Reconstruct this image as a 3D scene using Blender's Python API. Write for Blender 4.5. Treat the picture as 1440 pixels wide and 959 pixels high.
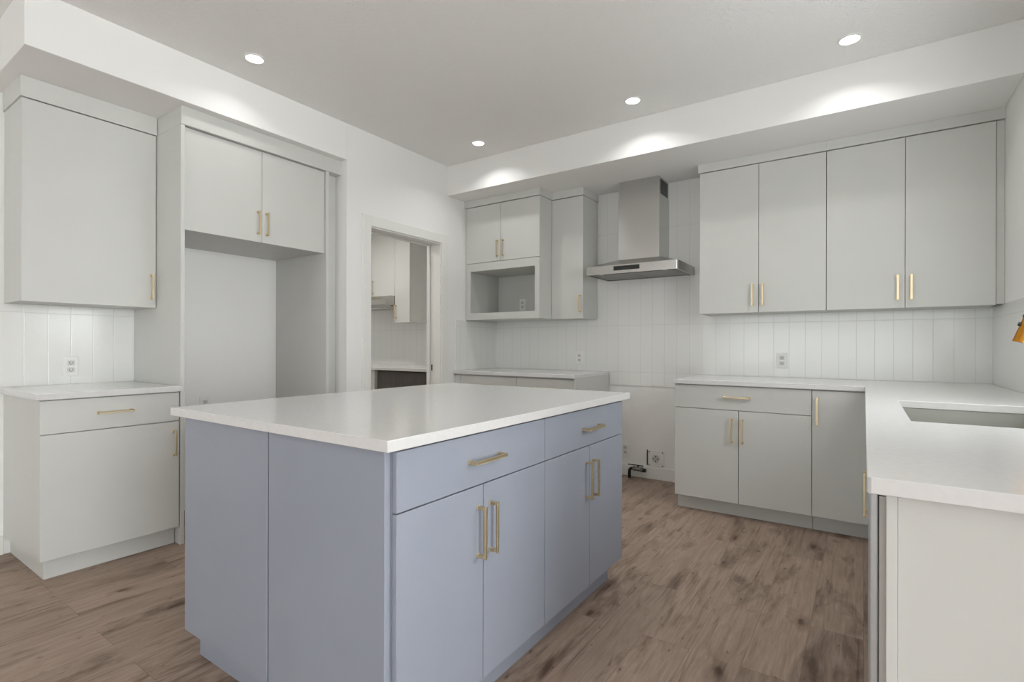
import bpy, bmesh, math, random
from mathutils import Vector, Matrix

for o in list(bpy.data.objects):
    bpy.data.objects.remove(o, do_unlink=True)
sc = bpy.context.scene
COL = sc.collection
random.seed(7)

# ------------------------------------------------------------------ camera
TH, ROLL, CAM_H = 0.5998, -0.00222, 1.15
cam_d = bpy.data.cameras.new('camera')
cam_d.sensor_width = 36.0
cam_d.lens = 724.5 / 1440 * 36.0
cam_d.shift_y = 5.93 / 1440
cam_d.clip_start = 0.02
cam = bpy.data.objects.new('camera', cam_d)
COL.objects.link(cam)
fw = Vector((-math.sin(TH), math.cos(TH), 0))
rt = Vector((math.cos(TH), math.sin(TH), 0))
up = Vector((0, 0, 1))
c_, s_ = math.cos(ROLL), math.sin(ROLL)
cr = c_ * rt - s_ * up
cu = s_ * rt + c_ * up
cam.matrix_world = Matrix(((cr.x, cu.x, -fw.x, 0), (cr.y, cu.y, -fw.y, 0), (cr.z, cu.z, -fw.z, CAM_H), (0, 0, 0, 1)))
sc.camera = cam

# ------------------------------------------------------------------ light and exposure
sc.view_settings.view_transform = 'Standard'
sc.view_settings.look = 'None'
sc.view_settings.gamma = 1.0
sc.view_settings.use_curve_mapping = False
sc.view_settings.exposure = 0.0
sc.cycles.max_bounces = 12
sc.cycles.diffuse_bounces = 8
sc.cycles.glossy_bounces = 4

w = bpy.data.worlds.new('world')
sc.world = w
w.use_nodes = True
w.node_tree.nodes['Background'].inputs[0].default_value = (0.93, 0.97, 1.0, 1)
w.node_tree.nodes['Background'].inputs[1].default_value = 0.9

def area(name, loc, direction, sx, sy, power, col=(1, 1, 1), spread=180):
    d = bpy.data.lights.new(name, 'AREA')
    d.shape = 'RECTANGLE'
    d.size, d.size_y = sx, sy
    d.energy = power
    d.color = col
    d.spread = math.radians(spread)
    o = bpy.data.objects.new(name, d)
    COL.objects.link(o)
    o.location = loc
    o.rotation_euler = Vector(direction).to_track_quat('-Z', 'Y').to_euler()
    return o

DAY = (0.955, 0.99, 1.01)
P_RIGHT, P_REAR, P_SINK, P_DOWN = 298, 163, 17, 2.4
area('added_daylight_right', (5.18, -0.6, 1.35), (-1, 0.3, 0.24), 2.9, 2.1, P_RIGHT, DAY)  # added source: daylight from an invented, unseen window on the right
area('added_daylight_rear', (-0.6, -7.43, 1.35), (0, 1, 0.6), 5.6, 2.1, P_REAR, DAY)  # added source: invented rear window, tilted up to lift the ceiling
area('daylight_sink', (0.645, 2.4, 1.68), (-1, 0, -0.1), 0.85, 1.0, P_SINK, DAY)

# ------------------------------------------------------------------ materials
def srgb(r, g, b):
    f = lambda v: v / 12.92 if v <= 0.04045 else ((v + 0.055) / 1.055) ** 2.4
    return (f(r / 255), f(g / 255), f(b / 255), 1)

def base_mat(name, col, rough=0.5, metal=0.0, spec=0.5):
    m = bpy.data.materials.new(name)
    m.use_nodes = True
    b = m.node_tree.nodes['Principled BSDF']
    b.inputs['Base Color'].default_value = col
    b.inputs['Roughness'].default_value = rough
    b.inputs['Metallic'].default_value = metal
    b.inputs['Specular IOR Level'].default_value = spec
    return m

def N(m, t, **kw):
    n = m.node_tree.nodes.new(t)
    for k, v in kw.items():
        setattr(n, k, v)
    return n

def L(m, a, b):
    m.node_tree.links.new(a, b)

def pos(m, scale=(1, 1, 1), rot=(0, 0, 0)):
    g = N(m, 'ShaderNodeNewGeometry')
    mp = N(m, 'ShaderNodeMapping')
    mp.inputs['Scale'].default_value = scale
    mp.inputs['Rotation'].default_value = rot
    L(m, g.outputs['Position'], mp.inputs['Vector'])
    return mp.outputs['Vector']

def noise_bump(m, scale, strength, dist=0.001, detail=2.0, sc3=(1, 1, 1)):
    n = N(m, 'ShaderNodeTexNoise')
    n.inputs['Scale'].default_value = scale
    n.inputs['Detail'].default_value = detail
    L(m, pos(m, sc3), n.inputs['Vector'])
    b = N(m, 'ShaderNodeBump')
    b.inputs['Strength'].default_value = strength
    b.inputs['Distance'].default_value = dist
    L(m, n.outputs['Fac'], b.inputs['Height'])
    L(m, b.outputs['Normal'], m.node_tree.nodes['Principled BSDF'].inputs['Normal'])
    return n

def vary(m, col_a, col_b, scale, sc3=(1, 1, 1), detail=3.0):
    n = N(m, 'ShaderNodeTexNoise')
    n.inputs['Scale'].default_value = scale
    n.inputs['Detail'].default_value = detail
    L(m, pos(m, sc3), n.inputs['Vector'])
    r = N(m, 'ShaderNodeValToRGB')
    r.color_ramp.elements[0].position = 0.3
    r.color_ramp.elements[1].position = 0.7
    r.color_ramp.elements[0].color = col_a
    r.color_ramp.elements[1].color = col_b
    L(m, n.outputs['Fac'], r.inputs['Fac'])
    L(m, r.outputs['Color'], m.node_tree.nodes['Principled BSDF'].inputs['Base Color'])

M = {}
M['wall'] = base_mat('wall_paint', srgb(236, 236, 234), 0.85, spec=0.2)
noise_bump(M['wall'], 260, 0.03, 0.0004)
M['ceiling'] = base_mat('ceiling_texture', srgb(236, 236, 234), 0.9, spec=0.15)
noise_bump(M['ceiling'], 75, 0.8, 0.007, 4.0)
M['trim'] = base_mat('trim_paint', srgb(232, 232, 228), 0.45)
noise_bump(M['trim'], 90, 0.02)
M['cab'] = base_mat('cabinet_laminate', srgb(221, 221, 216), 0.42, spec=0.4)
vary(M['cab'], srgb(203, 204, 200), srgb(206, 207, 203), 3)
M['blue'] = base_mat('blue_grey_cabinet', srgb(150, 160, 183), 0.45, spec=0.4)
vary(M['blue'], srgb(147, 153, 165), srgb(151, 157, 169), 4)
M['quartz'] = base_mat('white_quartz', srgb(236, 236, 233), 0.13)
vary(M['quartz'], srgb(214, 214, 213), srgb(219, 219, 218), 60, detail=5)
M['brass'] = base_mat('brushed_brass', srgb(214, 197, 162), 0.42, 1.0)
noise_bump(M['brass'], 400, 0.03, 0.0004)
M['faucet'] = base_mat('polished_gold', srgb(214, 150, 60), 0.18, 1.0)
noise_bump(M['faucet'], 300, 0.01, 0.0003)
M['steel'] = base_mat('brushed_steel', srgb(186, 184, 180), 0.26, 1.0)
noise_bump(M['steel'], 60, 0.08, 0.0006, 2, (1, 1, 30))
M['steel_dark'] = base_mat('steel_filter', srgb(140, 138, 134), 0.4, 1.0)
noise_bump(M['steel_dark'], 900, 0.3, 0.0008)
M['chimney'] = base_mat('chimney_steel', srgb(200, 200, 198), 0.19, 1.0)
tn = N(M['chimney'], 'ShaderNodeTangent', direction_type='RADIAL', axis='X')
bc_ = M['chimney'].node_tree.nodes['Principled BSDF']
bc_.inputs['Anisotropic'].default_value = 0.0
L(M['chimney'], tn.outputs[0], bc_.inputs['Tangent'])
noise_bump(M['chimney'], 9, 0.16, 0.004, 1, (1, 1, 0.12))
M['sink_steel'] = base_mat('satin_sink', srgb(178, 179, 172), 0.42, 0.5)
noise_bump(M['sink_steel'], 300, 0.03)
M['black'] = base_mat('black_plastic', srgb(24, 24, 24), 0.35)
noise_bump(M['black'], 200, 0.03)
M['dark_metal'] = base_mat('dark_iron', srgb(52, 52, 52), 0.4, 0.8)
noise_bump(M['dark_metal'], 200, 0.1)
M['plate'] = base_mat('outlet_plastic', srgb(232, 232, 229), 0.35)
noise_bump(M['plate'], 200, 0.01)
M['plate_grey'] = base_mat('outlet_face', srgb(205, 205, 202), 0.4)
noise_bump(M['plate_grey'], 200, 0.01)
M['charcoal'] = base_mat('charcoal_gap_fill', srgb(96, 92, 88), 0.5)
vary(M['charcoal'], srgb(88, 84, 80), srgb(102, 98, 94), 6, (20, 20, 1))
M['dw'] = base_mat('dishwasher_front', srgb(200, 202, 203), 0.35, 0.4)
noise_bump(M['dw'], 90, 0.02)
M['grey_tub'] = base_mat('dishwasher_side', srgb(196, 193, 187), 0.5, 0.0)
noise_bump(M['grey_tub'], 90, 0.02)
M['gasket'] = base_mat('shadow_gap', srgb(70, 70, 68), 0.8)
noise_bump(M['gasket'], 90, 0.02)
M['glass'] = base_mat('window_glass', (1, 1, 1, 1), 0.02)
M['glass'].node_tree.nodes['Principled BSDF'].inputs['Transmission Weight'].default_value = 1.0
n_ = N(M['glass'], 'ShaderNodeTexNoise')
L(M['glass'], pos(M['glass']), n_.inputs['Vector'])

M['lamp'] = bpy.data.materials.new('lamp_diffuser')
M['lamp'].use_nodes = True
b_ = M['lamp'].node_tree.nodes['Principled BSDF']
b_.inputs['Emission Color'].default_value = (1, 0.99, 0.96, 1)
b_.inputs['Emission Strength'].default_value = 6.0

def tile_mat(name, axis, origin, pitch=0.1045, zpitch=0.4115, z0=0.916):
    """vertical stack-bonded glazed tile; grout grid by world position"""
    m = base_mat(name, srgb(229, 230, 227), 0.16)
    nt = m.node_tree
    g = N(m, 'ShaderNodeNewGeometry')
    s = N(m, 'ShaderNodeSeparateXYZ')
    L(m, g.outputs['Position'], s.inputs[0])
    def dist(sock, o, p):
        a = N(m, 'ShaderNodeMath', operation='SUBTRACT'); L(m, sock, a.inputs[0]); a.inputs[1].default_value = o - 50 * p
        b = N(m, 'ShaderNodeMath', operation='MODULO'); L(m, a.outputs[0], b.inputs[0]); b.inputs[1].default_value = p
        c = N(m, 'ShaderNodeMath', operation='SUBTRACT'); c.inputs[0].default_value = p; L(m, b.outputs[0], c.inputs[1])
        d = N(m, 'ShaderNodeMath', operation='MINIMUM'); L(m, b.outputs[0], d.inputs[0]); L(m, c.outputs[0], d.inputs[1])
        return d.outputs[0]
    du = dist(s.outputs[axis], origin, pitch)
    dz = dist(s.outputs[2], z0, zpitch)
    mn = N(m, 'ShaderNodeMath', operation='MINIMUM'); L(m, du, mn.inputs[0]); L(m, dz, mn.inputs[1])
    mr = N(m, 'ShaderNodeMapRange', interpolation_type='SMOOTHSTEP')
    mr.inputs['From Min'].default_value = 0.0009
    mr.inputs['From Max'].default_value = 0.0030
    L(m, mn.outputs[0], mr.inputs['Value'])
    mix = N(m, 'ShaderNodeMix', data_type='RGBA')
    mix.inputs[6].default_value = srgb(218, 218, 215)
    mix.inputs[7].default_value = srgb(230, 231, 228)
    L(m, mr.outputs[0], mix.inputs[0])
    b = nt.nodes['Principled BSDF']
    L(m, mix.outputs[2], b.inputs['Base Color'])
    nz = N(m, 'ShaderNodeTexNoise'); nz.inputs['Scale'].default_value = 9
    L(m, pos(m), nz.inputs['Vector'])
    ad = N(m, 'ShaderNodeMath', operation='MULTIPLY_ADD'); L(m, nz.outputs['Fac'], ad.inputs[0]); ad.inputs[1].default_value = 0.6; L(m, mr.outputs[0], ad.inputs[2])
    bp = N(m, 'ShaderNodeBump'); bp.inputs['Strength'].default_value = 0.4; bp.inputs['Distance'].default_value = 0.001
    L(m, ad.outputs[0], bp.inputs['Height'])
    L(m, bp.outputs['Normal'], b.inputs['Normal'])
    return m

M['tile_x'] = tile_mat('wall_tile_back', 0, 0.059)
M['tile_y'] = tile_mat('wall_tile_side', 1, 0.837)

def floor_mat():
    m = base_mat('vinyl_plank', srgb(128, 106, 92), 0.5, spec=0.35)
    b = m.node_tree.nodes['Principled BSDF']
    g = N(m, 'ShaderNodeNewGeometry')
    s = N(m, 'ShaderNodeSeparateXYZ'); L(m, g.outputs['Position'], s.inputs[0])
    cb = N(m, 'ShaderNodeCombineXYZ')          # planks run along world Y
    L(m, s.outputs[1], cb.inputs[0]); L(m, s.outputs[0], cb.inputs[1])
    br = N(m, 'ShaderNodeTexBrick')
    br.offset = 0.37; br.offset_frequency = 2
    br.inputs['Color1'].default_value = (0, 0, 0, 1)
    br.inputs['Color2'].default_value = (1, 1, 1, 1)
    br.inputs['Mortar'].default_value = (0.5, 0.5, 0.5, 1)
    br.inputs['Scale'].default_value = 1.0
    br.inputs['Mortar Size'].default_value = 0.0007
    br.inputs['Mortar Smooth'].default_value = 0.3
    br.inputs['Brick Width'].default_value = 1.22
    br.inputs['Row Height'].default_value = 0.182
    L(m, cb.outputs[0], br.inputs['Vector'])
    # shift the grain from plank to plank
    off = N(m, 'ShaderNodeVectorMath', operation='MULTIPLY_ADD')
    L(m, br.outputs['Color'], off.inputs[0]); off.inputs[1].default_value = (7.3, 3.1, 5.7)
    L(m, g.outputs['Position'], off.inputs[2])
    def nz(scale, sc3, detail, rough=0.55, dist=0.0):
        mp = N(m, 'ShaderNodeMapping'); mp.inputs['Scale'].default_value = sc3
        L(m, off.outputs[0], mp.inputs['Vector'])
        n = N(m, 'ShaderNodeTexNoise'); n.inputs['Scale'].default_value = scale
        n.inputs['Detail'].default_value = detail; n.inputs['Roughness'].default_value = rough
        n.inputs['Distortion'].default_value = dist
        L(m, mp.outputs[0], n.inputs['Vector'])
        return n.outputs['Fac']
    broad = nz(1.0, (9, 2.2, 1), 5, 0.65, 0.5)
    grain = nz(1.0, (80, 4.0, 1), 6, 0.7, 0.8)
    knot = nz(1.0, (15, 6.0, 1), 3.5, 0.55, 0.6)
    streak = nz(1.0, (34, 1.7, 1), 4, 0.6, 0.4)
    r = N(m, 'ShaderNodeValToRGB')
    e = r.color_ramp.elements
    e[0].position, e[0].color = 0.28, srgb(100, 80, 68)
    e[1].position, e[1].color = 0.74, srgb(152, 131, 117)
    x = e.new(0.5); x.color = srgb(166, 146, 131)
    L(m, broad, r.inputs['Fac'])
    g2 = N(m, 'ShaderNodeValToRGB')
    g2.color_ramp.elements[0].position, g2.color_ramp.elements[0].color = 0.3, (0.74, 0.72, 0.71, 1)
    g2.color_ramp.elements[1].position, g2.color_ramp.elements[1].color = 0.68, (1.1, 1.1, 1.1, 1)
    L(m, grain, g2.inputs['Fac'])
    mul = N(m, 'ShaderNodeMix', data_type='RGBA', blend_type='MULTIPLY'); mul.inputs[0].default_value = 1.0
    L(m, r.outputs['Color'], mul.inputs[6]); L(m, g2.outputs['Color'], mul.inputs[7])
    k = N(m, 'ShaderNodeValToRGB')
    k.color_ramp.elements[0].position, k.color_ramp.elements[0].color = 0.24, (0.40, 0.35, 0.32, 1)
    k.color_ramp.elements[1].position, k.color_ramp.elements[1].color = 0.335, (1, 1, 1, 1)
    L(m, knot, k.inputs['Fac'])
    mul2 = N(m, 'ShaderNodeMix', data_type='RGBA', blend_type='MULTIPLY'); mul2.inputs[0].default_value = 1.0
    L(m, mul.outputs[2], mul2.inputs[6]); L(m, k.outputs['Color'], mul2.inputs[7])
    k2 = N(m, 'ShaderNodeValToRGB')
    k2.color_ramp.elements[0].position, k2.color_ramp.elements[0].color = 0.27, (0.52, 0.47, 0.44, 1)
    k2.color_ramp.elements[1].position, k2.color_ramp.elements[1].color = 0.42, (1, 1, 1, 1)
    L(m, streak, k2.inputs['Fac'])
    mul4 = N(m, 'ShaderNodeMix', data_type='RGBA', blend_type='MULTIPLY'); mul4.inputs[0].default_value = 1.0
    L(m, mul2.outputs[2], mul4.inputs[6]); L(m, k2.outputs['Color'], mul4.inputs[7])
    mpv = N(m, 'ShaderNodeMapping'); mpv.inputs['Scale'].default_value = (7.5, 2.8, 1)
    L(m, off.outputs[0], mpv.inputs['Vector'])
    dn = N(m, 'ShaderNodeTexNoise'); dn.inputs['Scale'].default_value = 3.0; dn.inputs['Detail'].default_value = 3
    L(m, mpv.outputs[0], dn.inputs['Vector'])
    dv = N(m, 'ShaderNodeVectorMath', operation='MULTIPLY_ADD')
    L(m, dn.outputs['Color'], dv.inputs[0]); dv.inputs[1].default_value = (0.28, 0.28, 0.0); L(m, mpv.outputs[0], dv.inputs[2])
    vo = N(m, 'ShaderNodeTexVoronoi'); vo.voronoi_dimensions = '2D'; vo.inputs['Scale'].default_value = 1.0
    L(m, dv.outputs[0], vo.inputs['Vector'])
    k3 = N(m, 'ShaderNodeValToRGB')
    k3.color_ramp.elements[0].position, k3.color_ramp.elements[0].color = 0.04, (0.30, 0.25, 0.22, 1)
    k3.color_ramp.elements[1].position, k3.color_ramp.elements[1].color = 0.24, (1, 1, 1, 1)
    e3 = k3.color_ramp.elements.new(0.10); e3.color = (0.74, 0.70, 0.68, 1)
    vs = N(m, 'ShaderNodeSeparateXYZ'); L(m, vo.outputs['Color'], vs.inputs[0])
    vg = N(m, 'ShaderNodeMapRange'); vg.inputs['From Min'].default_value = 0.45; vg.inputs['From Max'].default_value = 0.95
    vg.inputs['To Min'].default_value = 6.0; vg.inputs['To Max'].default_value = 0.8
    L(m, vs.outputs[0], vg.inputs['Value'])
    vm = N(m, 'ShaderNodeMath', operation='MULTIPLY'); L(m, vo.outputs['Distance'], vm.inputs[0]); L(m, vg.outputs[0], vm.inputs[1])
    L(m, vm.outputs[0], k3.inputs['Fac'])
    mul5 = N(m, 'ShaderNodeMix', data_type='RGBA', blend_type='MULTIPLY'); mul5.inputs[0].default_value = 1.0
    L(m, mul4.outputs[2], mul5.inputs[6]); L(m, k3.outputs['Color'], mul5.inputs[7])
    mul2 = mul5
    pv = N(m, 'ShaderNodeMapRange'); pv.inputs['To Min'].default_value = 0.96; pv.inputs['To Max'].default_value = 1.1
    L(m, br.outputs['Color'], pv.inputs['Value'])
    mul3 = N(m, 'ShaderNodeVectorMath', operation='SCALE')
    L(m, mul2.outputs[2], mul3.inputs[0]); L(m, pv.outputs[0], mul3.inputs['Scale'])
    mm = N(m, 'ShaderNodeMix', data_type='RGBA')
    L(m, br.outputs['Fac'], mm.inputs[0]); L(m, mul3.outputs[0], mm.inputs[6]); mm.inputs[7].default_value = srgb(104, 88, 77)
    L(m, mm.outputs[2], b.inputs['Base Color'])
    bp = N(m, 'ShaderNodeBump'); bp.inputs['Strength'].default_value = 0.12; bp.inputs['Distance'].default_value = 0.001
    L(m, grain, bp.inputs['Height']); L(m, bp.outputs['Normal'], b.inputs['Normal'])
    return m
M['floor'] = floor_mat()

# ------------------------------------------------------------------ mesh helpers
def box(bm, x0, x1, y0, y1, z0, z1, bev=0.0, seg=1):
    t = bmesh.new()
    bmesh.ops.create_cube(t, size=1)
    cx, cy, cz = (x0 + x1) / 2, (y0 + y1) / 2, (z0 + z1) / 2
    for v in t.verts:
        v.co = Vector((cx + v.co.x * (x1 - x0), cy + v.co.y * (y1 - y0), cz + v.co.z * (z1 - z0)))
    if bev > 0:
        bmesh.ops.bevel(t, geom=list(t.edges), offset=bev, segments=seg, affect='EDGES', profile=0.5)
    me = bpy.data.meshes.new('t')
    t.to_mesh(me); t.free()
    bm.from_mesh(me)
    bpy.data.meshes.remove(me)

def BX(*boxes, bev=0.0012, seg=1):
    bm = bmesh.new()
    for b in boxes:
        box(bm, *b[:6], bev=(b[6] if len(b) > 6 else bev), seg=seg)
    return bm

def cyl(bm, p, q, r, seg=24, r2=None):
    p, q = Vector(p), Vector(q)
    d = q - p
    t = bmesh.new()
    bmesh.ops.create_cone(t, cap_ends=True, segments=seg, radius1=r, radius2=(r if r2 is None else r2), depth=d.length)
    mat = Matrix.Translation((p + q) / 2) @ d.to_track_quat('Z', 'Y').to_matrix().to_4x4()
    bmesh.ops.transform(t, matrix=mat, verts=t.verts)
    me = bpy.data.meshes.new('t'); t.to_mesh(me); t.free()
    bm.from_mesh(me); bpy.data.meshes.remove(me)

def tube(bm, pts, r, seg=16):
    pts = [Vector(p) for p in pts]
    rings = []
    ref = Vector((0, 1, 0))
    for i, p in enumerate(pts):
        d = (pts[min(i + 1, len(pts) - 1)] - pts[max(i - 1, 0)]).normalized()
        a = d.cross(ref)
        if a.length < 1e-3:
            a = d.cross(Vector((1, 0, 0)))
        a.normalize()
        b = d.cross(a).normalized()
        rings.append([bm.verts.new(p + r * (math.cos(2 * math.pi * k / seg) * a + math.sin(2 * math.pi * k / seg) * b)) for k in range(seg)])
    for i in range(len(rings) - 1):
        for k in range(seg):
            bm.faces.new((rings[i][k], rings[i][(k + 1) % seg], rings[i + 1][(k + 1) % seg], rings[i + 1][k]))
    bm.faces.new(rings[0][::-1]); bm.faces.new(rings[-1])

def prism(bm, poly, z0, z1):
    a = [bm.verts.new((x, y, z0)) for x, y in poly]
    b = [bm.verts.new((x, y, z1)) for x, y in poly]
    n = len(poly)
    bm.faces.new(a[::-1]); bm.faces.new(b)
    for i in range(n):
        bm.faces.new((a[i], a[(i + 1) % n], b[(i + 1) % n], b[i]))

def world_loc(o):
    v = Vector((0, 0, 0))
    while o:
        v += o.location
        o = o.parent
    return v

def obj(name, bm, mat, parent=None, smooth=False, loc=None):
    """one mesh object; bm is in world coordinates"""
    bmesh.ops.recalc_face_normals(bm, faces=bm.faces)
    base = world_loc(parent)
    here = Vector(loc) if loc is not None else base
    bmesh.ops.translate(bm, vec=-here, verts=bm.verts)
    me = bpy.data.meshes.new(name)
    bm.to_mesh(me); bm.free()
    me.materials.append(M[mat] if isinstance(mat, str) else mat)
    if smooth:
        me.polygons.foreach_set('use_smooth', [True] * len(me.polygons))
        try:
            me.set_sharp_from_angle(angle=math.radians(35))
        except Exception:
            pass
    o = bpy.data.objects.new(name, me)
    COL.objects.link(o)
    if parent is not None:
        o.parent = parent
    o.location = here - base
    return o

def tag(o, label, cat, group=None):
    o['label'] = label
    o['category'] = cat
    if group:
        o['group'] = group
    return o

def thing(name, loc, label, cat, group=None):
    o = bpy.data.objects.new(name, None)
    o.empty_display_size = 0.1
    COL.objects.link(o)
    o.location = loc
    return tag(o, label, cat, group)

def struct(name, bm, mat, smooth=False):
    o = obj(name, bm, mat, smooth=smooth)
    o['kind'] = 'structure'
    return o

def handle(parent, foot, bar, nrm, length=0.16, label=None, mat='brass'):
    """square bar pull: foot = centre on the door face, bar = axis of the bar, nrm = outward"""
    f, a, n = Vector(foot), Vector(bar), Vector(nrm)
    t = a.cross(n)
    def blk(bm, c, la, ln, lt, bev):
        tb = bmesh.new()
        bmesh.ops.create_cube(tb, size=1)
        for v in tb.verts:
            v.co = c + a * v.co.x * la + n * v.co.y * ln + t * v.co.z * lt
        bmesh.ops.bevel(tb, geom=list(tb.edges), offset=bev, segments=1, affect='EDGES')
        me = bpy.data.meshes.new('t'); tb.to_mesh(me); tb.free(); bm.from_mesh(me); bpy.data.meshes.remove(me)
    bm = bmesh.new()
    blk(bm, f + n * 0.029, length, 0.009, 0.009, 0.001)
    for s in (-1, 1):
        blk(bm, f + a * s * (length / 2 - 0.006) + n * 0.0125, 0.010, 0.025, 0.010, 0.001)
        blk(bm, f + a * s * (length / 2 - 0.006) + n * 0.0015, 0.014, 0.003, 0.014, 0.0008)
    o = obj('handle', bm, mat, parent, loc=f)
    if label:
        o['label'] = label
    return o

FRONT = 0.0015   # bevel of door and drawer fronts

# ------------------------------------------------------------------ the room shell
W, NB, YB, XR = -3.175, -3.89, 4.355, 0.668
CZ, SZ = 2.795, 2.525

struct('floor', BX((-5.6, 5.4, -7.6, 4.5, -0.05, 0.0), bev=0), 'floor')
struct('ceiling', BX((-5.6, 5.4, -7.6, 4.5, CZ, CZ + 0.08), bev=0), 'ceiling')
struct('wall_back', BX((-5.6, 0.82, YB, 4.5, 0, CZ), bev=0), 'wall')
struct('wall_left', BX((NB - 0.15, NB, -7.6, 2.465, 0, CZ), bev=0), 'wall')
# wall between kitchen and pantry, with a pocket for the sliding door
struct('wall_pantry', BX(
    (-5.5, W, 2.465, 2.60, 0, CZ),
    (W - 0.17, W, 2.60, 2.683, 0, CZ),
    (W - 0.085, W, 2.683, 3.497, 2.075, CZ), (W - 0.17, W - 0.137, 2.683, 3.497, 2.075, CZ), (W - 0.137, W - 0.085, 2.683, 3.497, 2.12, CZ),
    (W - 0.085, W, 3.497, YB, 0, CZ), (W - 0.17, W - 0.137, 3.497, YB, 0, CZ), bev=0), 'wall')
struct('wall_pantry_side', BX((-5.6, -5.5, 2.465, YB, 0, CZ), bev=0), 'wall')
struct('wall_right', BX(
    (XR, XR + 0.15, 1.0, 1.97, 0, CZ), (XR, XR + 0.15, 2.83, YB, 0, CZ),
    (XR, XR + 0.15, 1.97, 2.83, 0, 1.16), (XR, XR + 0.15, 1.97, 2.83, 2.2, CZ),
    (XR + 0.15, 5.4, 1.0, 1.15, 0, CZ),
    (5.2, 5.35, 0.9, 1.0, 0, CZ), (5.2, 5.35, -7.6, -2.1, 0, CZ), (5.2, 5.35, -2.1, 0.9, 2.42, CZ), (5.2, 5.35, -2.1, 0.9, 0, 0.26), bev=0), 'wall')
struct('wall_rear', BX(
    (NB, -3.5, -7.6, -7.45, 0, CZ), (2.3, 5.2, -7.6, -7.45, 0, CZ),
    (-3.5, 2.3, -7.6, -7.45, 2.42, CZ), (-3.5, 2.3, -7.6, -7.45, 0, 0.26), bev=0), 'wall')
struct('trim_1', BX((NB, W, 0.685, 2.465, SZ, CZ), bev=0.002), 'wall')['label'] = 'bulkhead above the left cabinets'
struct('trim_2', BX((W, XR, 3.585, YB, SZ, CZ), bev=0.002), 'wall')['label'] = 'bulkhead above the back cabinets'

# added unseen windows carry daylight behind and beside the camera; sink window inferred
def window(n, axis, fixed, u0, u1, z0, z1, bars):
    r = bpy.data.objects.new('window_%d' % n, None)
    COL.objects.link(r); r['kind'] = 'structure'
    def bx(a0, a1, d0, d1, c0, c1):
        return (fixed + d0, fixed + d1, a0, a1, c0, c1) if axis == 'x' else (a0, a1, fixed + d0, fixed + d1, c0, c1)
    f = 0.05
    fr = [bx(u0, u0 + f, -.03, .03, z0, z1), bx(u1 - f, u1, -.03, .03, z0, z1), bx(u0 + f, u1 - f, -.03, .03, z0, z0 + f), bx(u0 + f, u1 - f, -.03, .03, z1 - f, z1)]
    for k in range(1, bars):
        c = u0 + (u1 - u0) * k / bars
        fr.append(bx(c - .03, c + .03, -.03, .03, z0 + f, z1 - f))
    obj('window_frame', BX(*fr), 'trim', r)
    obj('pane', BX(bx(u0 + f, u1 - f, -.003, .003, z0 + f, z1 - f), bev=0), 'glass', r)
window(1, 'x', 5.28, -2.1, 0.9, 0.26, 2.42, 3)
window(2, 'y', -7.53, -3.5, 2.3, 0.26, 2.42, 4)
window(3, 'x', XR + 0.08, 1.97, 2.83, 1.16, 2.2, 1)

# baseboards
struct('baseboard_back', BX((-1.905, -1.105, YB - 0.014, YB, 0, 0.103), bev=0.003), 'trim')
struct('baseboard_left', BX((NB, NB + 0.014, -1.2, 0.757, 0, 0.103), bev=0.003), 'trim')
struct('baseboard_pantry', BX((W, W + 0.014, 2.467, 2.602, 0, 0.103), bev=0.003), 'trim')

# pantry doorway: casing and pocket door
d1 = bpy.data.objects.new('door_1', None); COL.objects.link(d1); d1.location = (W - 0.11, 3.1, 0); d1['kind'] = 'structure'
obj('door_casing', BX(
    (W, W + 0.017, 2.603, 2.685, 0, 2.155, .003), (W, W + 0.017, 3.495, 3.58, 0, 2.155, .003), (W, W + 0.017, 2.685, 3.495, 2.073, 2.155, .003)), 'trim', d1)
obj('door_jamb', BX(
    (W - 0.17, W, 2.683, 2.695, 0, 2.075), (W - 0.085, W, 3.489, 3.497, 0, 2.075), (W - 0.17, W - 0.137, 3.489, 3.497, 0, 2.075),
    (W - 0.085, W, 2.695, 3.489, 2.063, 2.075), (W - 0.17, W - 0.137, 2.695, 3.489, 2.063, 2.075)), 'trim', d1)
dl = obj('door_leaf', BX((W - 0.131, W - 0.091, 3.500, 4.28, 0.012, 2.09), bev=0.002), 'trim', d1)
obj('door_latch', BX((W - 0.118, W - 0.104, 3.4965, 3.50, 0.915, 0.972), bev=0.001), 'black', dl)

# tiled splashbacks
struct('wall_back_tile', BX(
    (W, XR, YB - 0.008, YB, 0.914, 1.40), (-2.022, -1.036, YB - 0.008, YB, 1.40, SZ), (-1.905, -1.108, YB - 0.008, YB, 0.797, 0.914), bev=0), 'tile_x')
struct('wall_left_tile', BX((NB, NB + 0.008, 0.62, 1.366, 0.914, 1.373), bev=0), 'tile_y')
struct('wall_corner_tile', BX((W, W + 0.008, 3.70, YB - 0.008, 0.914, 1.386), bev=0), 'tile_y')
struct('wall_right_tile', BX((XR - 0.008, XR, 2.86, YB - 0.008, 0.914, 1.395), bev=0), 'tile_y')
struct('wall_pantry_tile', BX((-5.5, W - 0.172, YB - 0.008, YB, 0.914, 1.72), bev=0), 'tile_x')

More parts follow.
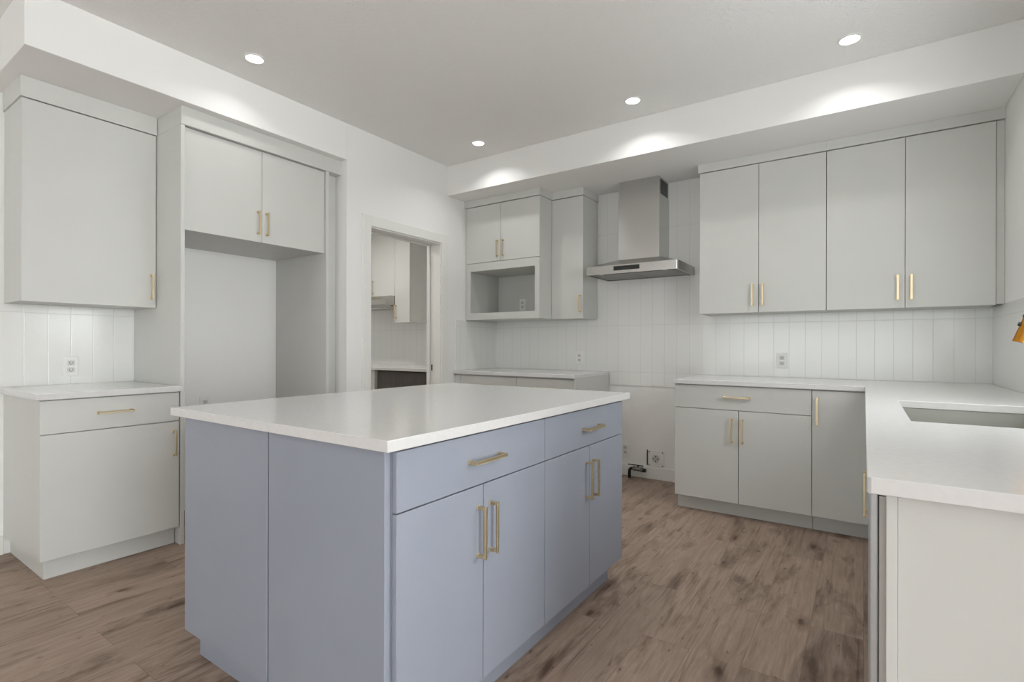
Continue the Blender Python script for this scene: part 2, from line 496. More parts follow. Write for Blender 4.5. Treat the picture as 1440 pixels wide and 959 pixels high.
# ------------------------------------------------------------------ kitchen island
def front_unit_x(name, x, y0, y1, ymid, zt, zg, zb, label, mat, group, xback, toe_x, toe_y, hz_d, hz_v):
    """base unit facing +x: carcass, toe kick, one wide drawer over two doors"""
    r = thing(name, ((x + xback) / 2, (y0 + y1) / 2, 0), label, 'cabinet', group)
    th = 0.019
    obj('carcass', BX((xback, x - th - 0.001, y0 + .001, y1 - .001, zb, zt + .004)), mat, r)
    obj('toe_kick', BX((xback, toe_x, toe_y[0], toe_y[1], 0, zb)), mat, r)
    g = 0.0018
    d = obj('drawer', BX((x - th, x, y0 + g, y1 - g, zg + g, zt), bev=FRONT), mat, r)
    handle(d, (x, (y0 + y1) / 2 + hz_d[1], hz_d[0]), (0, 1, 0), (1, 0, 0))
    for a, b, yh in ((y0 + g, ymid - g, ymid - 0.028), (ymid + g, y1 - g, ymid + 0.034)):
        k = obj('door', BX((x - th, x, a, b, zb + .004, zg - g), bev=FRONT), mat, r)
        handle(k, (x, yh, hz_v), (0, 0, 1), (1, 0, 0))
    return r

IX = -0.980
front_unit_x('base_cabinet', IX, 0.914, 1.652, 1.278, 0.877, 0.718, 0.105,
             'blue-grey island cabinet nearest the camera, wide drawer over two doors', 'blue', 'blue island cabinets', -1.523, -1.041, (0.915, 1.652), (0.797, 0.0), 0.577)
front_unit_x('base_cabinet', IX, 1.652, 2.395, 2.029, 0.877, 0.718, 0.105,
             'blue-grey island cabinet at the far end, toward the range gap', 'blue', 'blue island cabinets', -1.523, -1.041, (1.652, 2.36), (0.795, 0.02), 0.575)
t = thing('end_panel', (-1.26, 0.903, 0), 'blue-grey end panel on the island front, right of the seam', 'panel')
obj('panel_face', BX((-1.524, -0.9995, 0.893, 0.912, 0.094, 0.881)), 'blue', t)
obj('toe_kick', BX((-1.524, -1.041, 0.9125, 0.9145, 0.0, 0.104), (-1.524, -1.041, 0.9125, 0.914, 0, 0.02)), 'blue', t)
t = thing('island_cabinet', (-1.8, 1.65, 0), 'blue-grey plain end section of the island, left of the front seam', 'cabinet')
obj('carcass', BX((-2.078, -1.5305, 0.912, 2.395, 0.105, 0.881)), 'blue', t)
obj('panel_face', BX((-2.078, -1.5305, 0.893, 0.912, 0.094, 0.881)), 'blue', t)
obj('toe_kick', BX((-2.033, -1.5305, 0.926, 2.36, 0.0, 0.105)), 'blue', t)
wt = obj('worktop', BX((-2.150, -0.965, 0.872, 2.455, 0.884, 0.914), bev=0.002, seg=2), 'quartz')
tag(wt, 'white polished worktop on the blue-grey island', 'worktop')

# ------------------------------------------------------------------ left run
r = thing('base_cabinet', (-3.55, 1.06, 0), 'white base cabinet left of the fridge recess, one drawer over one wide door', 'cabinet')
obj('carcass', BX((NB + .001, -3.261, 0.757, 1.363, 0.103, 0.882)), 'cab', r)
obj('toe_kick', BX((NB + .002, -3.303, 0.785, 1.363, 0, 0.103)), 'cab', r)
d = obj('drawer', BX((-3.26, -3.24, 0.757, 1.361, 0.7155, 0.877), bev=FRONT), 'cab', r)
handle(d, (-3.24, 1.055, 0.800), (0, 1, 0), (1, 0, 0), 0.155)
d = obj('door', BX((-3.26, -3.24, 0.757, 1.361, 0.107, 0.7115), bev=FRONT), 'cab', r)
handle(d, (-3.24, 1.334, 0.590), (0, 0, 1), (1, 0, 0), 0.145)
wt = obj('worktop', BX((NB + .009, -3.208, 0.738, 1.3655, 0.884, 0.914), bev=0.002, seg=2), 'quartz')
tag(wt, 'short white worktop left of the fridge recess, below the lone upper cabinet', 'worktop')

r = thing('wall_cabinet', (-3.73, 1.06, 1.373), 'white single-door upper cabinet above the short worktop, left of the fridge recess', 'cabinet')
obj('carcass', BX((NB + .0095, -3.576, 0.757, 1.364, 1.374, 2.417)), 'cab', r)
d = obj('door', BX((-3.575, -3.555, 0.757, 1.362, 1.372, 2.414), bev=FRONT), 'cab', r)
handle(d, (-3.555, 1.338, 1.498), (0, 0, 1), (1, 0, 0), 0.15)
obj('crown_trim', BX((NB + .0095, -3.548, 0.750, 1.365, 2.4185, SZ - .0005)), 'cab', r)

t = obj('end_panel', BX((NB + .001, -3.24, 1.367, 1.389, 0, 2.418), bev=0.001), 'cab')
tag(t, 'tall white side panel between the short worktop and the fridge recess', 'panel')
r = thing('fridge_cabinet', (-3.57, 1.86, 1.82), 'white two-door cabinet bridging the top of the fridge recess', 'cabinet')
obj('carcass', BX((NB + .001, -3.281, 1.390, 2.336, 1.82, 2.4175)), 'cab', r)
for a, b, yh in ((1.393, 1.8595, 1.832), (1.8625, 2.334, 1.892)):
    d = obj('door', BX((-3.28, -3.26, a, b, 1.818, 2.414), bev=FRONT), 'cab', r)
    handle(d, (-3.26, yh, 1.942), (0, 0, 1), (1, 0, 0), 0.15)
obj('crown_trim', BX((NB + .001, -3.236, 1.367, 2.464, 2.4185, SZ - .0005)), 'cab', r)
t = thing('end_panel', (-3.57, 2.35, 0), 'tall white side panel right of the fridge recess, beside the pantry doorway', 'panel')
obj('panel_face', BX((NB + .001, -3.24, 2.337, 2.361, 0, 2.418), bev=0.001), 'cab', t)
obj('filler_strip', BX((-3.325, -3.305, 2.3615, 2.464, 0, 2.418)), 'cab', t)

# ------------------------------------------------------------------ back run, left of the range gap
YF = 3.69
r = thing('base_cabinet', (-2.55, 4.0, 0), 'white base cabinet in the back corner, beside the pantry doorway', 'cabinet')
obj('carcass', BX((W + .001, -1.926, YF + .021, YB - .001, 0.103, 0.882)), 'cab', r)
obj('toe_kick', BX((W + .001, -1.926, YF + .075, YB - .001, 0, 0.103)), 'cab', r)
obj('filler_strip', BX((W + .001, -3.108, YF, YF + .02, 0.105, 0.872)), 'cab', r)
for a, b in ((-3.105, -2.478), (-2.475, -1.927)):
    d = obj('drawer', BX((a, b, YF, YF + .02, 0.7185, 0.870), bev=FRONT), 'cab', r)
    handle(d, ((a + b) / 2, YF, 0.795), (1, 0, 0), (0, -1, 0))
    m_ = (a + b) / 2
    for p, q, s in ((a, m_ - .0015, -.03), (m_ + .0015, b, .03)):
        k = obj('door', BX((p, q, YF, YF + .02, 0.107, 0.7145), bev=FRONT), 'cab', r)
        handle(k, (m_ + s, YF, 0.585), (0, 0, 1), (0, -1, 0))
obj('side_panel', BX((-1.9255, -1.906, YF, YB - .016, 0, 0.8835)), 'cab', r)
wt = obj('worktop', BX((W + .0085, -1.905, 3.662, YB - .0085, 0.884, 0.914), bev=0.002, seg=2), 'quartz')
tag(wt, 'white worktop in the back corner below the open niche cabinet', 'worktop')

r = thing('wall_cabinet', (-2.75, 4.1, 1.388), 'white upper cabinet with two short doors over an open niche', 'cabinet')
CX0, CX1, CY = -3.15, -2.336, 3.835
obj('carcass', BX(
    (CX0, CX0 + .018, CY + .021, YB - .009, 1.390, 2.459), (CX1 - .018, CX1, CY + .021, YB - .009, 1.390, 2.459),
    (CX0 + .018, CX1 - .018, CY + .021, YB - .009, 1.390, 1.452), (CX0 + .018, CX1 - .018, CY + .021, YB - .009, 1.850, 1.93),
    (CX0 + .018, CX1 - .018, YB - .027, YB - .009, 1.452, 1.85), (CX0 + .018, CX1 - .018, CY + .022, YB - .009, 1.93, 2.459)), 'cab', r)
obj('niche_frame', BX(
    (CX0, -3.106, CY, CY + .02, 1.388, 1.922), (-2.383, CX1, CY, CY + .02, 1.388, 1.922),
    (-3.106, -2.383, CY, CY + .02, 1.388, 1.452), (-3.106, -2.383, CY, CY + .02, 1.848, 1.922), bev=0.0006), 'cab', r)
for a, b, xh in ((CX0, -2.7565, -2.785), (-2.7535, CX1, -2.722)):
    d = obj('door', BX((a, b, CY, CY + .02, 1.926, 2.455), bev=FRONT), 'cab', r)
    handle(d, (xh, CY, 2.04), (0, 0, 1), (0, -1, 0), 0.15)
obj('filler_strip', BX((W + .0005, CX0 - .001, CY + .012, CY + .03, 1.390, 2.459)), 'cab', r)
obj('crown_trim', BX((W + .0005, CX1 + .008, CY - .01, YB - .001, 2.4605, SZ - .0005)), 'cab', r)

r = thing('wall_cabinet', (-2.18, 4.2, 1.388), 'narrow white single-door upper cabinet between the open niche and the range hood', 'cabinet')
YU = 4.045
obj('carcass', BX((-2.334, -2.022, YU + .021, YB - .009, 1.388, 2.459)), 'cab', r)
d = obj('door', BX((-2.334, -2.020, YU, YU + .02, 1.386, 2.455), bev=FRONT), 'cab', r)
handle(d, (-2.046, YU, 1.514), (0, 0, 1), (0, -1, 0), 0.15)
obj('crown_trim', BX((-2.327, -2.014, YU - .008, YB - .009, 2.4605, SZ - .0005)), 'cab', r)

# ------------------------------------------------------------------ range hood
r = thing('range_hood', (-1.536, 4.35, 1.728), 'stainless steel chimney range hood above the empty range gap', 'range hood')
HX0, HX1, HYF, HYB = -1.917, -1.155, 3.885, YB - .009
def rrect(x0, x1, y0, y1, rad, k=6):
    p = [(x0, y1)]
    p += [(x0 + rad - rad * math.cos(a), y0 + rad - rad * math.sin(a)) for a in [i / k * math.pi / 2 for i in range(k + 1)]]
    p += [(x1 - rad + rad * math.sin(a), y0 + rad - rad * math.cos(a)) for a in [i / k * math.pi / 2 for i in range(k + 1)]]
    p += [(x1, y1)]
    return p
bm = bmesh.new()
outer, inner = rrect(HX0, HX1, HYF, HYB, 0.020), rrect(HX0 + .016, HX1 - .016, HYF + .016, HYB - .016, 0.008)
n_ = len(outer)
ob = [bm.verts.new((x, y, 1.729)) for x, y in outer]; ot = [bm.verts.new((x, y, 1.797)) for x, y in outer]
ib = [bm.verts.new((x, y, 1.729)) for x, y in inner]; it = [bm.verts.new((x, y, 1.738)) for x, y in inner]
dx0, dx1, dy0, dy1 = -1.716, -1.362, 4.091, HYB
top = [(min(max(x, dx0), dx1), max(y, dy0)) for x, y in outer]
tp = [bm.verts.new((x, y, 1.868)) for x, y in [
    (dx0, dy1)] + [(dx0, dy0)] * 7 + [(dx1, dy0)] * 7 + [(dx1, dy1)]]
for i in range(n_):
    j = (i + 1) % n_
    bm.faces.new((ob[i], ob[j], ot[j], ot[i]))
    bm.faces.new((ob[j], ob[i], ib[i], ib[j]))
    bm.faces.new((ib[j], ib[i], it[i], it[j]))
    bm.faces.new((ot[i], ot[j], tp[j], tp[i]))
bm.faces.new(it); bm.faces.new(tp)
bmesh.ops.remove_doubles(bm, verts=bm.verts, dist=1e-5)
bmesh.ops.dissolve_degenerate(bm, dist=1e-5, edges=bm.edges)
can = obj('canopy', bm, 'steel', r, smooth=True)
for a, b in ((-1.895, -1.54), (-1.532, -1.178)):
    obj('grease_filter', BX((a, b, 3.96, 4.31, 1.7335, 1.7395)), 'steel_dark', r)
for x in (-1.80, -1.27):
    bm = bmesh.new(); cyl(bm, (x, 3.93, 1.733), (x, 3.93, 1.740), 0.022)
    obj('hood_lamp', bm, 'plate', r, smooth=True)
obj('control_display', BX((-1.668, -1.452, HYF - .003, HYF + .002, 1.752, 1.786), bev=0.001), 'black', can)
def duct(x0, x1, y0, y1, z0, z1, bow):
    bm = bmesh.new()
    k = 24
    front = [(x0 + (x1 - x0) * i / k, y0 + bow * ((2 * i / k - 1) ** 2)) for i in range(k + 1)]
    prism(bm, [(x0, y1)] + front + [(x1, y1)], z0, z1)
    return bm
obj('chimney', duct(-1.714, -1.364, 4.089, HYB, 1.866, 2.372, 0.0032), 'chimney', r, smooth=True)
up_ = obj('chimney_sleeve', BX((-1.709, -1.369, 4.098, HYB, 2.372, SZ - .001), bev=0.002), 'chimney', r)
obj('vent_grille', BX(*[(-1.3695, -1.3665, 4.135, 4.315, z, z + .007) for z in [2.36 + .012 * i + .03 for i in range(10)]], bev=0), 'black', up_)

# ------------------------------------------------------------------ right uppers
def upper_pair(x0, xm, x1, label):
    r = thing('wall_cabinet', ((x0 + x1) / 2, 4.2, 1.39), label, 'cabinet', 'two-door upper cabinets right of the hood')
    obj('carcass', BX((x0 + .001, x1 - .001, YU + .021, YB - .009, 1.390, 2.459)), 'cab', r)
    for a, b, xh in ((x0 + .001, xm - .0015, xm - .038), (xm + .0015, x1 - .002, xm + .030)):
        d = obj('door', BX((a, b, YU, YU + .02, 1.390, 2.4555), bev=FRONT), 'cab', r)
        handle(d, (xh, YU, 1.518), (0, 0, 1), (0, -1, 0), 0.152)
    return r
r = upper_pair(-1.038, -0.627, -0.211, 'white two-door upper cabinet immediately right of the range hood')
obj('crown_trim', BX((-1.048, -0.2115, YU - .008, YB - .009, 2.4605, SZ - .0005)), 'cab', r)
r = upper_pair(-0.210, 0.210, 0.631, 'white two-door upper cabinet in the corner, farther from the range hood')
obj('crown_trim', BX((-0.211, XR - .0005, YU - .008, YB - .009, 2.4605, SZ - .0005)), 'cab', r)
obj('filler_strip', BX((0.6315, XR - .0005, YU + .012, YU + .03, 1.396, 2.459)), 'cab', r)

# ------------------------------------------------------------------ right base run
YR = 3.665
r = thing('base_cabinet', (-0.69, 4.0, 0), 'white base cabinet right of the range gap, wide drawer over two doors', 'cabinet')
obj('carcass', BX((-1.106, -0.267, YR + .021, YB - .001, 0.103, 0.882)), 'cab', r)
obj('toe_kick', BX((-1.106, -0.267, YR + .072, YB - .001, 0, 0.103)), 'cab', r)
d = obj('drawer', BX((-1.107, -0.2675, YR, YR + .02, 0.7195, 0.878), bev=FRONT), 'cab', r)
handle(d, (-0.697, YR, 0.805), (1, 0, 0), (0, -1, 0))
for a, b, xh in ((-1.107, -0.6885, -0.729), (-0.6855, -0.2675, -0.664)):
    d = obj('door', BX((a, b, YR, YR + .02, 0.101, 0.7155), bev=FRONT), 'cab', r)
    handle(d, (xh, YR, 0.583), (0, 0, 1), (0, -1, 0))
r = thing('base_cabinet', (-0.12, 4.0, 0), 'white narrow full-height-door base cabinet in the inner corner by the sink run', 'cabinet')
obj('carcass', BX((-0.265, 0.030, YR + .021, YB - .001, 0.103, 0.882)), 'cab', r)
obj('toe_kick', BX((-0.265, 0.100, YR + .072, YB - .001, 0, 0.103)), 'cab', r)
d = obj('door', BX((-0.2645, 0.026, YR, YR + .02, 0.101, 0.876), bev=FRONT), 'cab', r)
handle(d, (-0.238, YR, 0.750), (0, 0, 1), (0, -1, 0))

# L-shaped worktop with the sink cut-out
SX0, SX1, SY0, SY1 = 0.122, 0.535, 2.05, 2.80
def l_top():
    bm = bmesh.new()
    x0, x1, xi = -1.115, XR - .0085, 0.004
    y0, yi, y1 = 1.130, 3.643, YB - .0085
    out = [(xi + .007, y0), (x1, y0), (x1, y1), (x0, y1), (x0, yi), (xi, yi), (xi, y0 + .007), (xi + .002, y0 + .002)]
    hole = [(SX0, SY0), (SX1, SY0), (SX1, SY1), (SX0, SY1)]
    vs = []
    for z in (0.884, 0.914):
        o = [bm.verts.new((x, y, z)) for x, y in out]; h = [bm.verts.new((x, y, z)) for x, y in hole]
        eo = [bm.edges.new((o[i], o[(i + 1) % len(o)])) for i in range(len(o))]
        eh = [bm.edges.new((h[i], h[(i + 1) % 4])) for i in range(4)]
        bmesh.ops.triangle_fill(bm, use_beauty=True, use_dissolve=False, edges=eo + eh)
        vs.append((o, h))
    for k in (0, 1):
        a, b = vs[0][k], vs[1][k]
        for i in range(len(a)):
            j = (i + 1) % len(a)
            bm.faces.new((a[i], a[j], b[j], b[i]))
    return bm
wt = obj('worktop', l_top(), 'quartz')
bv = wt.modifiers.new('edge', 'BEVEL'); bv.width = 0.002; bv.segments = 2; bv.limit_method = 'ANGLE'
tag(wt, 'L-shaped white worktop with the undermount sink, turning the back right corner', 'worktop')

sk = thing('sink', (0.33, 2.42, 0.69), 'rectangular stainless steel sink set under the L-shaped worktop', 'sink')
a_, b_2, c_3, d_4 = SX0 - .004, SX1 + .004, SY0 - .004, SY1 + .004
obj('basin', BX(
    (a_ - .004, a_, c_3 - .004, d_4 + .004, 0.69, 0.8835), (b_2, b_2 + .004, c_3 - .004, d_4 + .004, 0.69, 0.8835),
    (a_, b_2, c_3 - .004, c_3, 0.69, 0.8835), (a_, b_2, d_4, d_4 + .004, 0.69, 0.8835), (a_ - .004, b_2 + .004, c_3 - .004, d_4 + .004, 0.686, 0.69), bev=0.0008), 'sink_steel', sk)
bm = bmesh.new(); cyl(bm, (0.33, 2.42, 0.6905), (0.33, 2.42, 0.694), 0.045, 32); cyl(bm, (0.33, 2.42, 0.694), (0.33, 2.42, 0.697), 0.02, 24)
obj('drain', bm, 'steel_dark', sk, smooth=True)

fa = thing('faucet', (0.598, 2.42, 0.914), 'gold gooseneck faucet standing behind the sink', 'faucet')
bm = bmesh.new(); cyl(bm, (0.598, 2.42, 0.9145), (0.598, 2.42, 0.922), 0.028, 32); cyl(bm, (0.598, 2.42, 0.922), (0.598, 2.42, 1.02), 0.022, 32)
obj('base', bm, 'faucet', fa, smooth=True)
R_ = 0.062
cxn, czn = 0.536, 1.29
pts = [(0.598, 2.42, 1.02), (0.598, 2.42, 1.15), (0.598, 2.42, 1.25)] + [(cxn + R_ * math.cos(a), 2.42, czn + R_ * math.sin(a)) for a in [i / 14 * (math.pi * 0.90) for i in range(15)]]
end = Vector(pts[-1])
bm = bmesh.new(); tube(bm, pts, 0.0125, 20)
nk = obj('spout', bm, 'faucet', fa, smooth=True)
dirv = (Vector((0.431, 2.42, 1.163)) - end).normalized()
tip = Vector((0.438, 2.42, 1.163)); L_ = (tip - end)
bm = bmesh.new()
cyl(bm, end + L_ * 0.02, end + L_ * 0.40, 0.0155, 28); cyl(bm, end + L_ * 0.40, end + L_ * 0.62, 0.0165, 28, 0.0175); cyl(bm, end + L_ * 0.62, tip, 0.0175, 28, 0.0225)
sh = obj('spray_head', bm, 'faucet', fa, smooth=True)
bm = bmesh.new(); cyl(bm, end + L_ * 0.385, end + L_ * 0.43, 0.0185, 28)
obj('ring', bm, 'black', sh, smooth=True)
bm = bmesh.new(); q_ = end + L_ * 0.60; perp = Vector((-L_.z, 0, L_.x)).normalized()
perp = perp if perp.x < 0 else -perp
cyl(bm, q_ + perp * 0.006, q_ + perp * 0.0225, 0.0075, 20)
obj('button', bm, 'black', sh, smooth=True)
bm = bmesh.new(); cyl(bm, (0.598, 2.398, 0.985), (0.598, 2.365, 0.985), 0.011, 20); cyl(bm, (0.598, 2.37, 0.985), (0.598, 2.335, 1.06), 0.006, 16)
obj('lever', bm, 'faucet', fa, smooth=True)

# sink run facing the island
PX = 0.030
r = thing('base_cabinet', (0.34, 2.4, 0), 'white sink base cabinet under the sink, with gold door pulls', 'cabinet')
obj('carcass', BX(
    (PX + .021, PX + .037, 1.802, 2.968, 0.103, 0.882), (XR - .02, XR - .001, 1.802, 2.968, 0.103, 0.882),
    (PX + .037, XR - .02, 1.802, 1.82, 0.103, 0.882), (PX + .037, XR - .02, 2.95, 2.968, 0.103, 0.882), (PX + .037, XR - .02, 1.82, 2.95, 0.103, 0.121)), 'cab', r)
obj('toe_kick', BX((PX + .072, PX + .09, 1.802, 2.968, 0, 0.103)), 'cab', r)
obj('false_front', BX((PX, PX + .02, 1.803, 2.967, 0.7195, 0.878), bev=FRONT), 'cab', r)
for a, b, yh in ((1.803, 2.3835, 2.352), (2.3865, 2.967, 2.418)):
    d = obj('door', BX((PX, PX + .02, a, b, 0.101, 0.7155), bev=FRONT), 'cab', r)
    handle(d, (PX, yh, 0.587), (0, 0, 1), (-1, 0, 0), mat='brass')
r = thing('base_cabinet', (0.34, 3.3, 0), 'white blind corner cabinet front between the sink cabinet and the inner corner', 'cabinet')
obj('carcass', BX((PX + .001, XR - .001, 2.97, 3.662, 0.103, 0.882)), 'cab', r)
obj('toe_kick', BX((PX + .072, XR - .001, 2.97, 3.73, 0, 0.102)), 'cab', r)

dw = thing('dishwasher', (0.32, 1.49, 0), 'dishwasher seen edge-on between the end panel and the sink cabinet', 'dishwasher')
obj('tub', BX((0.0235, XR - .03, 1.192, 1.798, 0.10, 0.868)), 'grey_tub', dw)
dd = obj('door', BX((0.010, 0.022, 1.190, 1.798, 0.105, 0.872), bev=0.002), 'dw', dw)
obj('control_strip', BX((0.0235, 0.0335, 1.1935, 1.1965, 0.862, 0.868), bev=0.0005), 'black', dw)
obj('toe_kick', BX((0.10, 0.118, 1.195, 1.798, 0, 0.10)), 'grey_tub', dw)
t = thing('end_panel', (0.35, 1.168, 0), 'white end panel closing the sink run, beside the dishwasher', 'panel')
obj('panel_face', BX((0.0505, XR - .001, 1.160, 1.180, 0, 0.8835), bev=0.0008), 'cab', t)
obj('edge_strip', BX((0.0335, 0.050, 1.157, 1.190, 0, 0.8835), bev=0.0008), 'cab', t)

# ------------------------------------------------------------------ outlets and gas
def outlet(p, axis, label, w_=0.072, h_=0.116):
    """duplex wall outlet; axis = wall normal: 'x' faces +x, 'y' faces -y"""
    x, y, z = p
    r = thing('wall_outlet', p, label, 'outlet')
    def b(u0, u1, d0, d1, v0, v1):
        return (x + d0, x + d1, y + u0, y + u1, z + v0, z + v1) if axis == 'x' else (x + u0, x + u1, y - d1, y - d0, z + v0, z + v1)
    obj('cover_plate', BX(b(-w_ / 2, w_ / 2, 0, .006, -h_ / 2, h_ / 2), bev=0.002), 'plate', r)
    for s in (-1, 1):
        f = obj('socket', BX(b(-.017, .017, .0055, .0085, s * .021 - .014, s * .021 + .014), bev=0.0015), 'plate_grey', r)
        obj('slots', BX(b(-.008, -.0055, .008, .009, s * .021 - .004, s * .021 + .007), b(.0055, .008, .008, .009, s * .021 - .003, s * .021 + .006),
                        b(-.002, .002, .008, .009, s * .021 - .011, s * .021 - .007), bev=0), 'black', f)
    return r
outlet((NB + .008, 1.043, 1.019), 'x', 'white duplex outlet on the tile below the lone left upper cabinet')
outlet((-2.203, YB - .008, 1.034), 'y', 'white duplex outlet on the tile below the niche cabinet')
outlet((-0.511, YB - .008, 1.039), 'y', 'white duplex outlet on the tile above the right base cabinets')
outlet((-2.83, YB - .027, 1.555), 'y', 'white duplex outlet inside the open cabinet niche')
outlet((NB, 1.80, 0.72), 'x', 'white outlet on the fridge recess wall, only its top above the island')
outlet((-1.752, YB, 0.225), 'y', 'white outlet low in the range gap, above the gas pipe')

r = thing('range_outlet', (-1.475, YB, 0.178), 'square recessed range outlet low on the wall of the range gap', 'outlet')
bm = BX((-1.547, -1.403, YB - .006, YB, 0.108, 0.248), bev=0.002)
obj('cover_plate', bm, 'plate', r)
bm = bmesh.new(); cyl(bm, (-1.475, YB - .0055, 0.178), (-1.475, YB - .014, 0.178), 0.034, 36)
so = obj('socket', bm, 'plate_grey', r, smooth=True)
obj('slots', BX((-1.479, -1.471, YB - .0155, YB - .0135, 0.190, 0.203), (-1.479, -1.471, YB - .0155, YB - .0135, 0.153, 0.166),
                (-1.498, -1.486, YB - .0155, YB - .0135, 0.174, 0.182), (-1.464, -1.452, YB - .0155, YB - .0135, 0.174, 0.182), bev=0), 'black', so)
for x in (-1.533, -1.417):
    for z in (0.122, 0.234):
        bm = bmesh.new()
        cyl(bm, (x, YB - .0055, z), (x, YB - .0085, z), 0.006, 14)
        obj('screw', bm, 'steel_dark', r, smooth=True)
obj('side_bracket', BX((-1.553, -1.5475, YB - .014, YB, 0.115, 0.248), bev=0.001), 'dark_metal', r)

r = thing('gas_valve', (-1.68, 4.28, 0), 'dark gas pipe with shut-off valve rising from the floor of the range gap', 'gas pipe')
bm = bmesh.new(); tube(bm, [(-1.686, 4.28, 0.0), (-1.686, 4.28, 0.05), (-1.683, 4.28, 0.072), (-1.672, 4.28, 0.083), (-1.65, 4.28, 0.085)], 0.013, 16)
obj('pipe_elbow', bm, 'dark_metal', r, smooth=True)
bm = bmesh.new(); cyl(bm, (-1.652, 4.28, 0.085), (-1.635, 4.28, 0.085), 0.021, 6); cyl(bm, (-1.635, 4.28, 0.085), (-1.585, 4.28, 0.083), 0.017, 20); cyl(bm, (-1.585, 4.28, 0.083), (-1.565, 4.28, 0.082), 0.021, 6)
obj('valve_body', bm, 'steel_dark', r, smooth=True)
bm = bmesh.new(); cyl(bm, (-1.565, 4.28, 0.082), (-1.538, 4.28, 0.080), 0.016, 20); 
obj('end_cap', bm, 'dark_metal', r, smooth=True)
obj('lever', BX((-1.70, -1.56, 4.275, 4.285, 0.113, 0.121), (-1.615, -1.603, 4.275, 4.285, 0.098, 0.114), bev=0.002), 'dark_metal', r)

# ------------------------------------------------------------------ recessed ceiling lights
def downlight(x, y, label, gain=1.0):
    r = thing('ceiling_light', (x, y, CZ), label, 'ceiling light', 'recessed ceiling lights')
    bm = bmesh.new()
    prof = [(0.058, 0.0), (0.058, -0.003), (0.054, -0.006), (0.047, -0.006), (0.044, -0.001), (0.044, 0.0)]
    k = 40
    rings = [[bm.verts.new((x + rr * math.cos(2 * math.pi * i / k), y + rr * math.sin(2 * math.pi * i / k), CZ - 0.0003 + z)) for i in range(k)] for rr, z in prof]
    for a in range(len(prof) - 1):
        for i in range(k):
            bm.faces.new((rings[a][i], rings[a][(i + 1) % k], rings[a + 1][(i + 1) % k], rings[a + 1][i]))
    obj('trim_ring', bm, 'plate', r, smooth=True)
    bm = bmesh.new(); cyl(bm, (x, y, CZ - 0.0032), (x, y, CZ - 0.0005), 0.0445, 40)
    obj('diffuser', bm, 'lamp', r, smooth=True)
    d = bpy.data.lights.new('downlight', 'AREA')
    d.shape = 'DISK'; d.size = 0.085; d.energy = P_DOWN * gain; d.color = (1, 0.99, 0.975); d.spread = math.radians(133)
    lo = bpy.data.objects.new('downlight', d); COL.objects.link(lo); lo.parent = r; lo.location = (0, 0, -0.008)
downlight(-2.895, 1.606, 'recessed ceiling light above the fridge recess', 0.45)
downlight(-2.594, 3.304, 'recessed ceiling light in the corner by the pantry doorway')
downlight(-1.285, 3.309, 'recessed ceiling light in front of the range hood')
downlight(-1.450, 1.606, 'added out-of-view ceiling light over the middle of the island')  # invented lamp, out of view, brightens the surfaces below
downlight(-0.067, 1.606, 'added out-of-view ceiling light over the aisle beside the sink run')  # invented lamp, out of view, lights island fronts and floor
downlight(-0.067, 3.300, 'recessed ceiling light in front of the right upper cabinets', 0.85)

# ------------------------------------------------------------------ pantry seen through the doorway
r = thing('wall_cabinet', (-4.75, 4.2, 1.70), 'white pantry upper cabinet above the small hood', 'cabinet')
obj('carcass', BX((-5.12, -4.343, 4.041, YB - .001, 1.722, 2.60)), 'cab', r)
for a, b, xh in ((-5.12, -4.733, -4.765), (-4.729, -4.344, -4.699)):
    d = obj('door', BX((a, b, 4.02, 4.04, 1.702, 2.60), bev=FRONT), 'cab', r)
    handle(d, (xh, 4.02, 1.815), (0, 0, 1), (0, -1, 0), 0.15)
r = thing('wall_cabinet', (-4.22, 4.2, 1.40), 'white tall pantry upper cabinet right of the small hood', 'cabinet')
obj('carcass', BX((-4.341, -4.107, 4.041, YB - .009, 1.400, 2.60)), 'cab', r)
d = obj('door', BX((-4.341, -4.107, 4.02, 4.04, 1.398, 2.60), bev=FRONT), 'cab', r)
handle(d, (-4.318, 4.02, 1.52), (0, 0, 1), (0, -1, 0), 0.15)
r = thing('range_hood', (-4.72, 4.1, 1.58), 'slim stainless under-cabinet hood inside the pantry', 'range hood')
bm = bmesh.new()
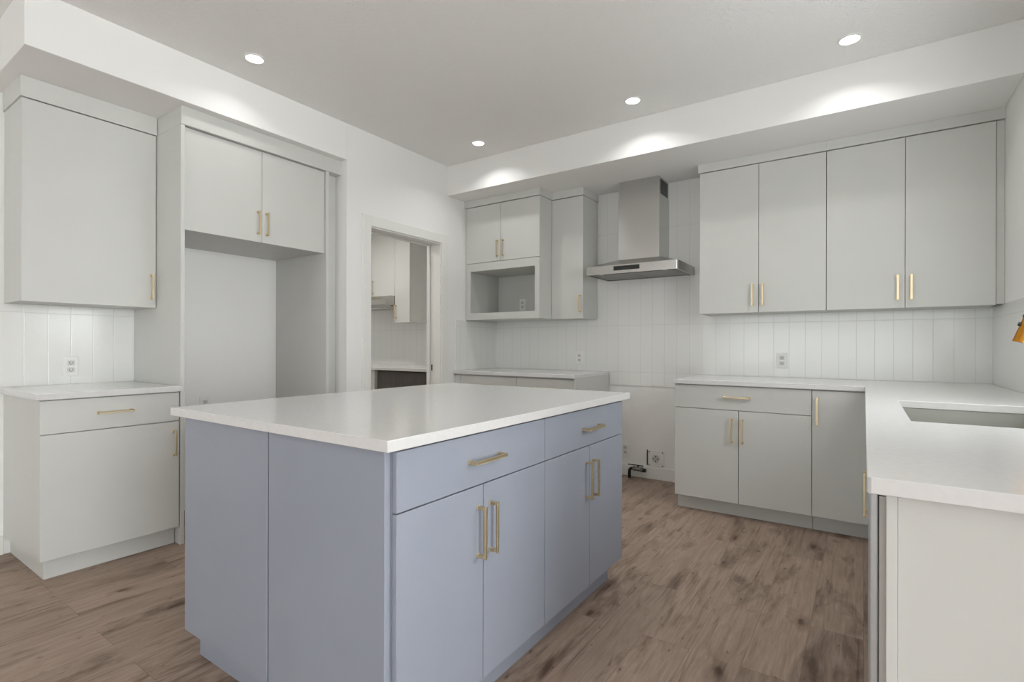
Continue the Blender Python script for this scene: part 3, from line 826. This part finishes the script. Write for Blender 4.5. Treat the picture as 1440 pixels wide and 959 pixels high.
pr = [(3.90, 1.60), (3.90, 1.655), (3.96, 1.70), (YB - .009, 1.70), (YB - .009, 1.575), (4.0, 1.575)]
a = [bm.verts.new((-5.10, y, z)) for y, z in pr]; b = [bm.verts.new((-4.345, y, z)) for y, z in pr]
bm.faces.new(a); bm.faces.new(b[::-1])
for i in range(len(pr)):
    bm.faces.new((a[i], a[(i + 1) % 6], b[(i + 1) % 6], b[i]))
obj('canopy', bm, 'steel', r)
obj('light_lens', BX((-4.9, -4.5, 4.03, 4.08, 1.571, 1.576)), 'plate', r)
r = thing('base_cabinet', (-4.4, 4.0, 0), 'charcoal fronts standing in for the dark empty gap under the pantry worktop', 'cabinet')  # charcoal colour stands in for the dim empty opening below the worktop
obj('carcass', BX((-5.45, -3.37, 3.781, YB - .001, 0.1, 0.883)), 'charcoal', r)
for a, b in ((-4.328, -3.372), (-5.44, -4.39)):
    obj('door', BX((a, b, 3.76, 3.78, 0.105, 0.868), bev=FRONT), 'charcoal', r)
obj('side_panel', BX((-4.386, -4.332, 3.725, 3.78, 0, 0.883)), 'cab', r)
obj('toe_kick', BX((-5.45, -3.37, 3.84, YB - .001, 0, 0.1)), 'charcoal', r)
wt = obj('worktop', BX((-5.49, -3.352, 3.705, YB - .009, 0.884, 0.914), bev=0.002), 'quartz')
tag(wt, 'white worktop inside the pantry, below its small hood', 'worktop')
pl = bpy.data.lights.new('added_pantry_lamp', 'SPOT'); pl.energy = 80; pl.spot_size = math.radians(150); pl.spot_blend = 0.8; pl.shadow_soft_size = 0.05; pl.color = (1, 0.97, 0.93)  # unseen lamp added to brighten the pantry
lt = thing('ceiling_light', (-4.3, 3.1, CZ), 'added unseen ceiling light inside the pantry, above its worktop', 'ceiling light')
bm = bmesh.new(); cyl(bm, (-4.3, 3.1, CZ - .004), (-4.3, 3.1, CZ - .0005), 0.055, 32); obj('diffuser', bm, 'lamp', lt, smooth=True)
plo = bpy.data.objects.new('added_pantry_lamp', pl); COL.objects.link(plo); plo.parent = lt; plo.location = (0, 0, -0.012)
